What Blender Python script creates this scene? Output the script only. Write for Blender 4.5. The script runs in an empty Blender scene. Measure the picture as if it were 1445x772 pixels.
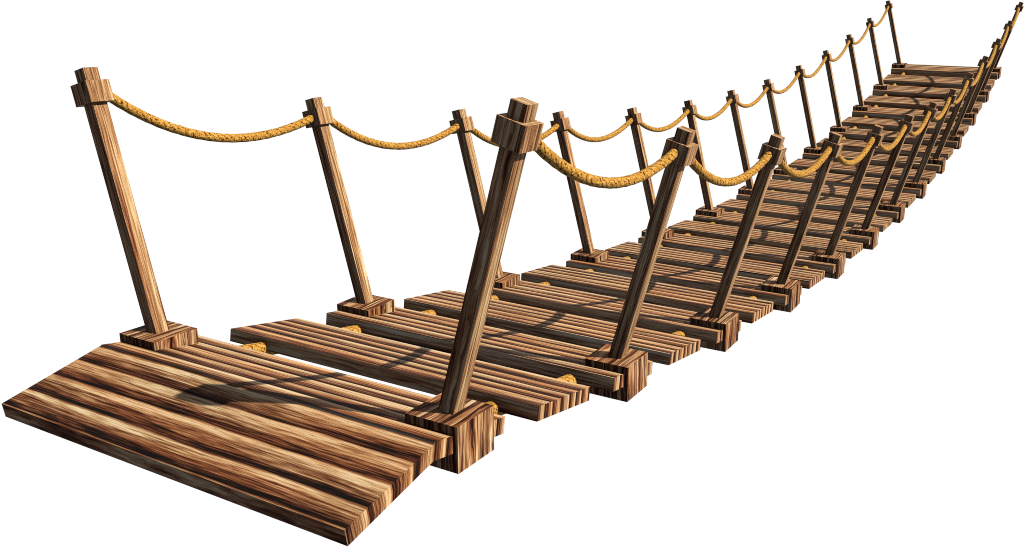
import bpy, math
from mathutils import Vector, Matrix, noise

scene = bpy.context.scene
col = scene.collection

# ------------------------------------------------------------------ data
# (y, z, pitch) of the 13 post planks (even) and the 12 planks between them (odd)
HALF = [(-0.0548, -0.0512, 0.0381), (0.607, -0.0386, 0.0421), (1.2368, -0.0047, 0.0661), (1.8709, 0.037, 0.0777),
        (2.5069, 0.0897, 0.0968), (3.1424, 0.156, 0.1226), (3.7746, 0.2303, 0.1429), (4.4041, 0.3179, 0.1547),
        (5.0288, 0.4121, 0.1571), (5.646, 0.5214, 0.1724), (6.2537, 0.6352, 0.1838), (6.8507, 0.7636, 0.2061),
        (7.4424, 0.8998, 0.2292), (8.0352, 1.0406, 0.2467), (8.6295, 1.1925, 0.2583), (9.225, 1.3623, 0.2629),
        (9.8214, 1.5447, 0.2624), (10.419, 1.74, 0.2679), (11.0167, 1.9458, 0.2796), (11.6141, 2.1629, 0.2976),
        (12.2112, 2.3903, 0.3214), (12.8088, 2.6288, 0.3437), (13.4078, 2.8796, 0.3586), (14.0093, 3.1428, 0.3686),
        (14.6134, 3.4206, 0.3756)]
BLOCK_PITCH = [0.1702, 0.1707, 0.1401, 0.1016, 0.0731, 0.0422, 0.0265, 0.0038, -0.0218, -0.0416, -0.0623, -0.0753, -0.0769]
POST_LEAN = [0.0116, 0.03, 0.0376, 0.0353, 0.0237, 0.0305, 0.0345, 0.0321, 0.0332, 0.0345, 0.0427, 0.0477, 0.0479]
TILT = 0.2682
XB1, XB2, BU, HB, DB = 0.6518, 0.8733, 0.1043, 0.0500, 0.1173
XP, PU, PT = 0.8548, 0.2072, 0.0640
XI, IU, IT = 0.8490, 0.2125, 0.0600
XC, PW, LP = 0.767, 0.0312, 1.0972
C0, C1, CW, CWU = 0.9553, 1.0416, 0.0545, 0.0503
ROPE_X, ROPE_N, ROPE_R = 0.638, -0.062, 0.034
SAG, HR = 0.145, 0.0207

# ------------------------------------------------------------------ materials
def nodes_of(name):
    m = bpy.data.materials.new(name)
    m.use_nodes = True
    nt = m.node_tree
    nt.nodes.clear()
    return m, nt

class NB:
    """small helper that strings math / noise nodes together"""
    def __init__(s, nt): s.nt = nt
    def n(s, t, **kw):
        x = s.nt.nodes.new(t)
        for k, v in kw.items(): setattr(x, k, v)
        return x
    def put(s, sock, v):
        if isinstance(v, (int, float, tuple)): sock.default_value = v
        else: s.nt.links.new(v, sock)
    def m(s, op, a, b=0.0, c=0.0, clamp=False):
        x = s.n('ShaderNodeMath', operation=op, use_clamp=clamp)
        s.put(x.inputs[0], a); s.put(x.inputs[1], b); s.put(x.inputs[2], c)
        return x.outputs[0]
    def xyz(s, a, b, c=0.0):
        x = s.n('ShaderNodeCombineXYZ')
        s.put(x.inputs[0], a); s.put(x.inputs[1], b); s.put(x.inputs[2], c)
        return x.outputs[0]
    def noise(s, vec, scale=1.0, detail=2.0, rough=0.5, dist=0.0):
        x = s.n('ShaderNodeTexNoise', noise_dimensions='3D')
        s.put(x.inputs['Vector'], vec); x.inputs['Scale'].default_value = scale
        x.inputs['Detail'].default_value = detail; x.inputs['Roughness'].default_value = rough
        x.inputs['Distortion'].default_value = dist
        return x.outputs['Fac']
    def step(s, v, lo, hi):
        x = s.n('ShaderNodeMapRange', interpolation_type='SMOOTHSTEP')
        s.put(x.inputs[0], v); x.inputs[1].default_value = lo; x.inputs[2].default_value = hi
        return x.outputs[0]
    def ramp(s, v, stops):
        x = s.n('ShaderNodeValToRGB'); e = x.color_ramp.elements
        while len(e) > 1: e.remove(e[-1])
        e[0].position = stops[0][0]; e[0].color = (*stops[0][1], 1)
        for p, c in stops[1:]:
            q = e.new(p); q.color = (*c, 1)
        s.put(x.inputs[0], v)
        return x.outputs[0]
    def mix(s, f, a, b, mode='MIX'):
        x = s.n('ShaderNodeMix', data_type='RGBA', blend_type=mode)
        s.put(x.inputs[0], f); s.put(x.inputs[6], a); s.put(x.inputs[7], b)
        return x.outputs[2]

def wood(name, along=1.0, contrast=1.0, gain=1.0, wave=0.12, lift=0.02, bodyw=0.98, medw=0.78, tan=0.0, hue_amt=0.85, warp=0.75, bumpy=0.12):
    """UV.x runs along the grain in metres, UV.y across it, one board stripe = 1"""
    m, nt = nodes_of(name); b = NB(nt)
    uv = b.n('ShaderNodeUVMap'); uv.uv_map = 'grain'
    sep = b.n('ShaderNodeSeparateXYZ'); nt.links.new(uv.outputs[0], sep.inputs[0])
    oi = b.n('ShaderNodeObjectInfo')
    r = b.m('MULTIPLY', oi.outputs['Random'], 37.0)
    u = b.m('ADD', b.m('MULTIPLY', sep.outputs[0], along), r)
    v = sep.outputs[1]
    # wavy grain
    w1 = b.m('SUBTRACT', b.noise(b.xyz(b.m('MULTIPLY', u, 1.3), b.m('MULTIPLY', v, 0.45), r), 1.0, 2.0), 0.5)
    w2 = b.m('SUBTRACT', b.noise(b.xyz(b.m('MULTIPLY', u, 6.0), b.m('MULTIPLY', v, 1.6), r), 1.0, 2.0), 0.5)
    vv = b.m('ADD', v, b.m('ADD', b.m('MULTIPLY', w1, wave), b.m('MULTIPLY', w2, wave * 0.35)))
    wv = b.m('SUBTRACT', b.noise(b.xyz(b.m('MULTIPLY', u, 0.05), b.m('MULTIPLY', v, 0.85), b.m('MULTIPLY', r, 3.0)), 1.0, 1.0), 0.5)
    vv = b.m('ADD', vv, b.m('MULTIPLY', wv, warp))
    saw = b.m('SUBTRACT', 1.0, b.m('FRACT', vv))
    idx = b.m('FLOOR', vv)
    wn = b.n('ShaderNodeTexWhiteNoise', noise_dimensions='2D')
    nt.links.new(b.xyz(idx, r), wn.inputs['Vector'])
    # stripe body: pale at the start of the stripe, red-brown and dark at its end
    body = b.m('SUBTRACT', 1.0, b.m('POWER', saw, 1.05))
    edge = b.step(saw, 0.0, 0.10)
    med = b.noise(b.xyz(b.m('MULTIPLY', u, 2.0), b.m('MULTIPLY', vv, 4.2), r), 1.0, 3.0, 0.6)
    fine = b.noise(b.xyz(b.m('MULTIPLY', u, 5.0), b.m('MULTIPLY', vv, 15.0), r), 1.0, 3.0, 0.65)
    vfine = b.noise(b.xyz(b.m('MULTIPLY', u, 14.0), b.m('MULTIPLY', vv, 46.0), r), 1.0, 2.0, 0.6)
    t = b.m('MULTIPLY', body, bodyw)
    t = b.m('ADD', t, b.m('MULTIPLY', b.m('SUBTRACT', med, 0.5), medw))
    t = b.m('ADD', t, b.m('MULTIPLY', b.m('SUBTRACT', fine, 0.5), 1.35 * contrast))
    t = b.m('ADD', t, b.m('MULTIPLY', b.m('SUBTRACT', wn.outputs[0], 0.5), 0.14))
    t = b.m('ADD', t, lift)
    t = b.m('MULTIPLY', t, b.m('ADD', b.m('MULTIPLY', edge, 0.5), 0.5), clamp=True)
    g = gain
    c = b.ramp(t, [(0.0, (0.005*g, 0.003*g, 0.002*g)), (0.16, (0.022*g, 0.008*g, 0.004*g)), (0.34, (0.12*g, 0.038*g, 0.016*g)),
                   (0.50, (0.27*g, 0.110*g, 0.048*g)), (0.66, (0.47*g, 0.26*g, 0.125*g)), (0.84, (0.68*g, 0.47*g, 0.26*g)),
                   (1.0, (0.82*g, 0.65*g, 0.43*g))])
    # thin black cracks
    crack = b.m('MULTIPLY', b.step(vfine, 0.60, 0.70), 0.8)
    c = b.mix(crack, c, (0.010, 0.006, 0.004, 1))
    # slight reddish / olive drift
    hue = b.noise(b.xyz(b.m('MULTIPLY', u, 1.1), b.m('MULTIPLY', v, 1.3), r), 1.0, 1.0)
    c = b.mix(b.step(hue, 0.40, 0.62), b.mix(hue_amt, c, (1.0, 0.77, 0.55, 1), 'MULTIPLY'), b.mix(0.6, c, (1.0, 1.0, 0.88, 1), 'MULTIPLY'))
    c = b.mix(tan, c, b.mix(1.0, c, (1.0, 1.0, 0.92, 1), 'MULTIPLY'))
    bs = b.n('ShaderNodeBsdfPrincipled')
    nt.links.new(c, bs.inputs['Base Color'])
    bs.inputs['Roughness'].default_value = 0.8
    bs.inputs['Specular IOR Level'].default_value = 0.12
    bump = b.n('ShaderNodeBump'); bump.inputs['Strength'].default_value = bumpy
    bump.inputs['Distance'].default_value = 0.004
    nt.links.new(t, bump.inputs['Height']); nt.links.new(bump.outputs[0], bs.inputs['Normal'])
    out = b.n('ShaderNodeOutputMaterial'); nt.links.new(bs.outputs[0], out.inputs[0])
    return m

def rope_mat(name):
    """UV.x along the rope in metres, UV.y once round it"""
    m, nt = nodes_of(name); b = NB(nt)
    uv = b.n('ShaderNodeUVMap'); uv.uv_map = 'grain'
    sep = b.n('ShaderNodeSeparateXYZ'); nt.links.new(uv.outputs[0], sep.inputs[0])
    tc = b.n('ShaderNodeTexCoord')
    n0 = b.m('SUBTRACT', b.noise(tc.outputs['Object'], 45.0, 2.0), 0.5)
    a = b.m('ADD', b.m('MULTIPLY', sep.outputs[0], 26.0), b.m('MULTIPLY', sep.outputs[1], 4.0))
    c_ = b.m('SUBTRACT', b.m('MULTIPLY', sep.outputs[0], 26.0), b.m('MULTIPLY', sep.outputs[1], 4.0))
    s1 = b.m('ABSOLUTE', b.m('SINE', b.m('MULTIPLY', b.m('ADD', a, b.m('MULTIPLY', n0, 1.8)), math.pi)))
    s2 = b.m('ABSOLUTE', b.m('SINE', b.m('MULTIPLY', b.m('ADD', c_, b.m('MULTIPLY', n0, 1.8)), math.pi)))
    braid = b.m('MULTIPLY', b.step(s1, 0.02, 0.45), b.m('ADD', 0.75, b.m('MULTIPLY', b.step(s2, 0.02, 0.4), 0.25)))
    speck = b.noise(tc.outputs['Object'], 130.0, 3.0, 0.7)
    t = b.m('ADD', b.m('MULTIPLY', braid, 0.5), b.m('MULTIPLY', b.m('SUBTRACT', speck, 0.5), 1.8))
    t = b.m('ADD', t, 0.12, clamp=True)
    c = b.ramp(t, [(0.0, (0.012, 0.005, 0.001)), (0.18, (0.08, 0.03, 0.004)), (0.40, (0.38, 0.150, 0.018)),
                   (0.65, (0.64, 0.32, 0.052)), (1.0, (0.88, 0.58, 0.18))])
    bs = b.n('ShaderNodeBsdfPrincipled'); nt.links.new(c, bs.inputs['Base Color'])
    bs.inputs['Roughness'].default_value = 0.85; bs.inputs['Specular IOR Level'].default_value = 0.1
    bump = b.n('ShaderNodeBump'); bump.inputs['Strength'].default_value = 0.5; bump.inputs['Distance'].default_value = 0.004
    nt.links.new(t, bump.inputs['Height']); nt.links.new(bump.outputs[0], bs.inputs['Normal'])
    out = b.n('ShaderNodeOutputMaterial'); nt.links.new(bs.outputs[0], out.inputs[0])
    return m

M_PLANK = wood('plank_wood', along=0.6, contrast=1.25)
M_RAMP = wood('ramp_wood', tan=0.3, lift=0.06, contrast=1.15, medw=1.05, bodyw=0.85, hue_amt=0.65, wave=0.14, warp=0.25, bumpy=0.25)
M_POST = wood('post_wood', along=1.5, contrast=0.85, bodyw=0.22, medw=1.5, lift=0.54, wave=0.6, tan=0.7, hue_amt=0.45, warp=1.1, bumpy=0.25)
M_BLOCK = wood('block_wood', along=1.5, contrast=0.9, bodyw=0.36, medw=2.2, lift=0.35, wave=0.9, warp=1.3, bumpy=0.25)
M_ROPE = rope_mat('braided_rope')

# ------------------------------------------------------------------ mesh helpers
def hexa(name, c, mat, grain, dens):
    """box from 8 corners c[(sx,sy,sz)]; grain/dens give, for each face axis, (axis along the grain, axis across, stripes per metre)"""
    keys = [(x, y, z) for x in (-1, 1) for y in (-1, 1) for z in (-1, 1)]
    idx = {k: i for i, k in enumerate(keys)}
    vs = [Vector(c[k]) for k in keys]
    F, A = [], []
    for ax in range(3):
        for sg in (-1, 1):
            a, b_ = (ax + 1) % 3, (ax + 2) % 3
            q = []
            for p, r in ((-1, -1), (1, -1), (1, 1), (-1, 1)):
                k = [0, 0, 0]; k[ax] = sg; k[a] = p; k[b_] = r
                q.append(idx[tuple(k)])
            if sg < 0: q.reverse()
            F.append(q); A.append((ax, sg))
    me = bpy.data.meshes.new(name)
    me.from_pydata([tuple(v) for v in vs], [], F)
    uvl = me.uv_layers.new(name='grain')
    for p, (ax, sg) in zip(me.polygons, A):
        g, k = grain[ax]
        d = dens[ax]
        vmin = min(v[k] for v in vs) if (name != 'entry_ramp' or k != 1) else -0.1667
        off = 3.7 * ax + 1.9 * (sg > 0)
        # sign-aware unfolding so slanted faces keep their true length
        for li in p.loop_indices:
            v = vs[me.loops[li].vertex_index]
            key = keys[me.loops[li].vertex_index]
            ug = v[g]
            vk = v[k] if (name != 'entry_ramp' or k != 1) else key[1] * 0.1667
            uvl.data[li].uv = (ug + off, (vk - vmin) * d + (0.47 if ax == 1 and d < 10 else 0) + 40 * ax + 20 * (sg > 0))
    me.materials.append(mat)
    me.update()
    return me

def box_corners(x0, x1, y0, y1, z0, z1):
    return {(a, b_, c): ((x0, x1)[a > 0], (y0, y1)[b_ > 0], (z0, z1)[c > 0]) for a in (-1, 1) for b_ in (-1, 1) for c in (-1, 1)}

root = bpy.data.objects.new('rope_bridge', None)
root.location = (0, -0.6, -0.28)
root.empty_display_size = 0.3
root['label'] = 'long sagging wooden plank bridge with leaning posts and slack yellow rope handrails'
root['category'] = 'rope bridge'
col.objects.link(root)
ROOT_INV = Matrix.Translation(root.location).inverted()

def place(name, me, mw, parent=root):
    o = bpy.data.objects.new(name, me)
    col.objects.link(o)
    o.parent = parent
    if parent is root:
        o.matrix_parent_inverse = ROOT_INV
        o.matrix_basis = mw
    else:
        o.matrix_basis = mw            # given relative to the parent
    return o

def frame(y, z, p):
    c, s = math.cos(p), math.sin(p)
    return Matrix(((1, 0, 0, 0), (0, c, -s, y), (0, s, c, z), (0, 0, 0, 1)))

PG = {0: (2, 1), 1: (0, 2), 2: (0, 1)}
def plank_mesh(name, x, u, t):
    return hexa(name, box_corners(-x, x, -u, u, -t, 0), M_PLANK, PG, {0: 16.8, 1: 7.0, 2: 12.0})

post_plank = plank_mesh('post_plank', XP, PU, PT)
deck_plank = plank_mesh('deck_plank', XI, IU, IT)
block_me = {s: hexa('base_block', box_corners(*( (XB1, XB2) if s > 0 else (-XB2, -XB1)), -BU, BU, -DB, HB), M_BLOCK,
                    {0: (2, 1), 1: (2, 0), 2: (1, 0)}, {0: 17.0, 1: 20.0, 2: 20.0}) for s in (-1, 1)}
post_me = hexa('post', box_corners(-PW, PW, -PW, PW, -0.05, LP), M_POST, {0: (2, 1), 1: (2, 0), 2: (0, 1)}, {0: 34.0, 1: 24.0, 2: 34.0})
collar_me = hexa('collar', box_corners(-CW, CW, -CWU, CWU, C0, C1), M_POST, {0: (2, 1), 1: (2, 0), 2: (1, 0)}, {0: 28.0, 1: 24.0, 2: 40.0})

# planks
for j, (y, z, p) in enumerate(HALF):
    k = max(0.0, (j - 12) / 12.0)      # the boards towards the far end are a little thicker
    T = frame(y, z, p) @ Matrix.Diagonal((1, 1 + 0.08 * k, 1 + 0.55 * k, 1))
    if j % 2 == 0:
        place('post_plank', post_plank, T)
    else:
        place('deck_plank', deck_plank, T)

# entry ramp, butted against the first plank
rc = {}
for s in (-1, 1):
    rc[(s, 1, 1)] = (s * 0.8553, -0.2100, -0.0045)
    rc[(s, 1, -1)] = (s * 0.8553, -0.2100, -0.0650)
    rc[(s, -1, 1)] = (s * 0.8522, -0.6063, -0.1694)
    rc[(s, -1, -1)] = (s * 0.8538, -0.5889, -0.2237)
ramp = place('entry_ramp', hexa('entry_ramp', rc, M_RAMP, PG, {0: 12.0, 1: 3.0, 2: 12.0}), frame(*HALF[0]))
ramp['label'] = 'wide board sloping down from the near end of the deck'

# posts with collars, and their blocks
ax_pts = {-1: [], 1: []}
for i in range(13):
    y, z, p = HALF[2 * i]
    g = math.sqrt(1 + BLOCK_PITCH[i] ** 2)
    FB = frame(y, z, p + math.atan(BLOCK_PITCH[i])) @ Matrix.Diagonal((1, g, g, 1))
    for s in (-1, 1):
        place('base_block', block_me[s], FB)
        PM = FB @ Matrix.Translation((s * XC, 0, HB)) @ Matrix.Rotation(-POST_LEAN[i], 4, 'X') @ Matrix.Rotation(s * TILT, 4, 'Y')
        post = place('post', post_me, PM)
        place('collar', collar_me, Matrix.Identity(4), post)
        h = (C0 + C1) / 2
        ax_pts[s].append((PM @ Vector((0, -CWU + 0.006, h)), PM @ Vector((0, CWU - 0.006, h))))

def tube(name, pts, r, seg, mat, origin):
    n = len(pts)
    vs, F, UV = [], [], []
    L = 0.0; Ls = []
    up = Vector((0, 0, 1))
    for k, p in enumerate(pts):
        if k: L += (p - pts[k - 1]).length
        Ls.append(L)
        t = (pts[min(k + 1, n - 1)] - pts[max(k - 1, 0)]).normalized()
        e1 = t.cross(up).normalized(); e2 = e1.cross(t)
        for a in range(seg):
            th = 2 * math.pi * a / seg
            rr = r * (1 + 0.035 * math.sin(3 * th + 2 * math.pi * 14 * L) + 0.05 * noise.noise(p * 18 + Vector((a * .5, 0, 0))))
            vs.append(p + (e1 * math.cos(th) + e2 * math.sin(th)) * rr - origin)
    for k in range(n - 1):
        for a in range(seg):
            b_ = (a + 1) % seg
            F.append((k * seg + a, k * seg + b_, (k + 1) * seg + b_, (k + 1) * seg + a))
            UV += [(Ls[k], a / seg), (Ls[k], (a + 1) / seg), (Ls[k + 1], (a + 1) / seg), (Ls[k + 1], a / seg)]
    F.append(tuple(reversed(range(seg)))); UV += [(0, 0)] * seg
    F.append(tuple((n - 1) * seg + a for a in range(seg))); UV += [(L, 0)] * seg
    me = bpy.data.meshes.new(name)
    me.from_pydata([tuple(v) for v in vs], [], F)
    uvl = me.uv_layers.new(name='grain')
    for li, q in enumerate(UV): uvl.data[li].uv = q
    for q in me.polygons: q.use_smooth = len(q.vertices) == 4
    me.materials.append(mat); me.update()
    return me

# slack handrail ropes, one span from each collar to the next
for s in (-1, 1):
    for i in range(12):
        A = ax_pts[s][i][1]; B = ax_pts[s][i + 1][0]
        N = 44
        pts = []
        sag = SAG * (1.0 if i < 4 else 0.96)
        for k in range(N + 1):
            t = k / N
            pts.append(A.lerp(B, t) - Vector((0, 0, 4 * sag * t * (1 - t))))
        place('handrail_rope', tube('handrail_rope', pts, HR, 18, M_ROPE, A), Matrix.Translation(A))

# the two ropes that carry the planks
def catmull(P, m):
    out = []
    for k in range(len(P) - 1):
        p0, p1, p2, p3 = P[max(k - 1, 0)], P[k], P[k + 1], P[min(k + 2, len(P) - 1)]
        for q in range(m):
            t = q / m
            out.append(0.5 * ((2 * p1) + (p2 - p0) * t + (2 * p0 - 5 * p1 + 4 * p2 - p3) * t * t + (3 * p1 - p0 - 3 * p2 + p3) * t ** 3))
    out.append(P[-1].copy())
    return out
for s in (-1, 1):
    P = [frame(*HALF[0]) @ Vector((s * ROPE_X, -0.12, ROPE_N))]
    P += [frame(*h) @ Vector((s * ROPE_X, 0, ROPE_N)) for h in HALF]
    P += [frame(*HALF[-1]) @ Vector((s * ROPE_X, 0.12, ROPE_N))]
    pts = catmull(P, 10)
    place('deck_rope', tube('deck_rope', pts, ROPE_R, 18, M_ROPE, pts[0]), Matrix.Translation(pts[0]))

# ------------------------------------------------------------------ camera
cam = bpy.data.cameras.new('camera')
co = bpy.data.objects.new('camera', cam); col.objects.link(co)
R = ((0.868272, -0.142271, 0.47525), (0.482695, 0.021185, -0.875532), (0.114494, 0.989601, 0.087068))
Lc = (2.60594, -2.70088, 0.83869)
co.matrix_world = Matrix([(*R[k], Lc[k]) for k in range(3)] + [(0, 0, 0, 1)])
cam.sensor_width = 36.0; cam.sensor_fit = 'HORIZONTAL'
cam.lens = 33.1498
cam.shift_x = -0.05935; cam.shift_y = -0.01269
cam.clip_start = 0.05; cam.clip_end = 500
scene.camera = co

# ------------------------------------------------------------------ light
sun = bpy.data.lights.new('sun', 'SUN')
sun.energy = 5.0; sun.angle = math.radians(0.5); sun.color = (1.0, 0.96, 0.89)
so = bpy.data.objects.new('sun', sun); col.objects.link(so)
el, az = math.radians(42.7), math.radians(4.0)
d = Vector((math.cos(el) * math.cos(az), math.cos(el) * math.sin(az), math.sin(el)))
so.rotation_euler = d.to_track_quat('Z', 'Y').to_euler()
so.location = d * 12

# world background shaped for the light: white beyond the bridge, dim cool fill elsewhere
w = bpy.data.worlds.new('World'); scene.world = w; w.use_nodes = True
nt = w.node_tree; nt.nodes.clear(); b = NB(nt)
tc = b.n('ShaderNodeTexCoord')
dp = b.n('ShaderNodeVectorMath', operation='DOT_PRODUCT')
nt.links.new(tc.outputs['Generated'], dp.inputs[0])
dp.inputs[1].default_value = Vector((-0.42, 0.90, -0.08)).normalized()
f = b.step(dp.outputs['Value'], 0.48, 0.68)
c = b.mix(f, (0.108, 0.126, 0.182, 1), (1.01, 1.01, 1.01, 1))
bg = b.n('ShaderNodeBackground'); nt.links.new(c, bg.inputs[0]); bg.inputs[1].default_value = 1.0
out = b.n('ShaderNodeOutputWorld'); nt.links.new(bg.outputs[0], out.inputs[0])

scene.view_settings.view_transform = 'Standard'
scene.view_settings.look = 'None'
scene.view_settings.exposure = 0.0
scene.view_settings.gamma = 1.0
scene.cycles.max_bounces = 6
scene.cycles.diffuse_bounces = 0
scene.cycles.filter_width = 1.0
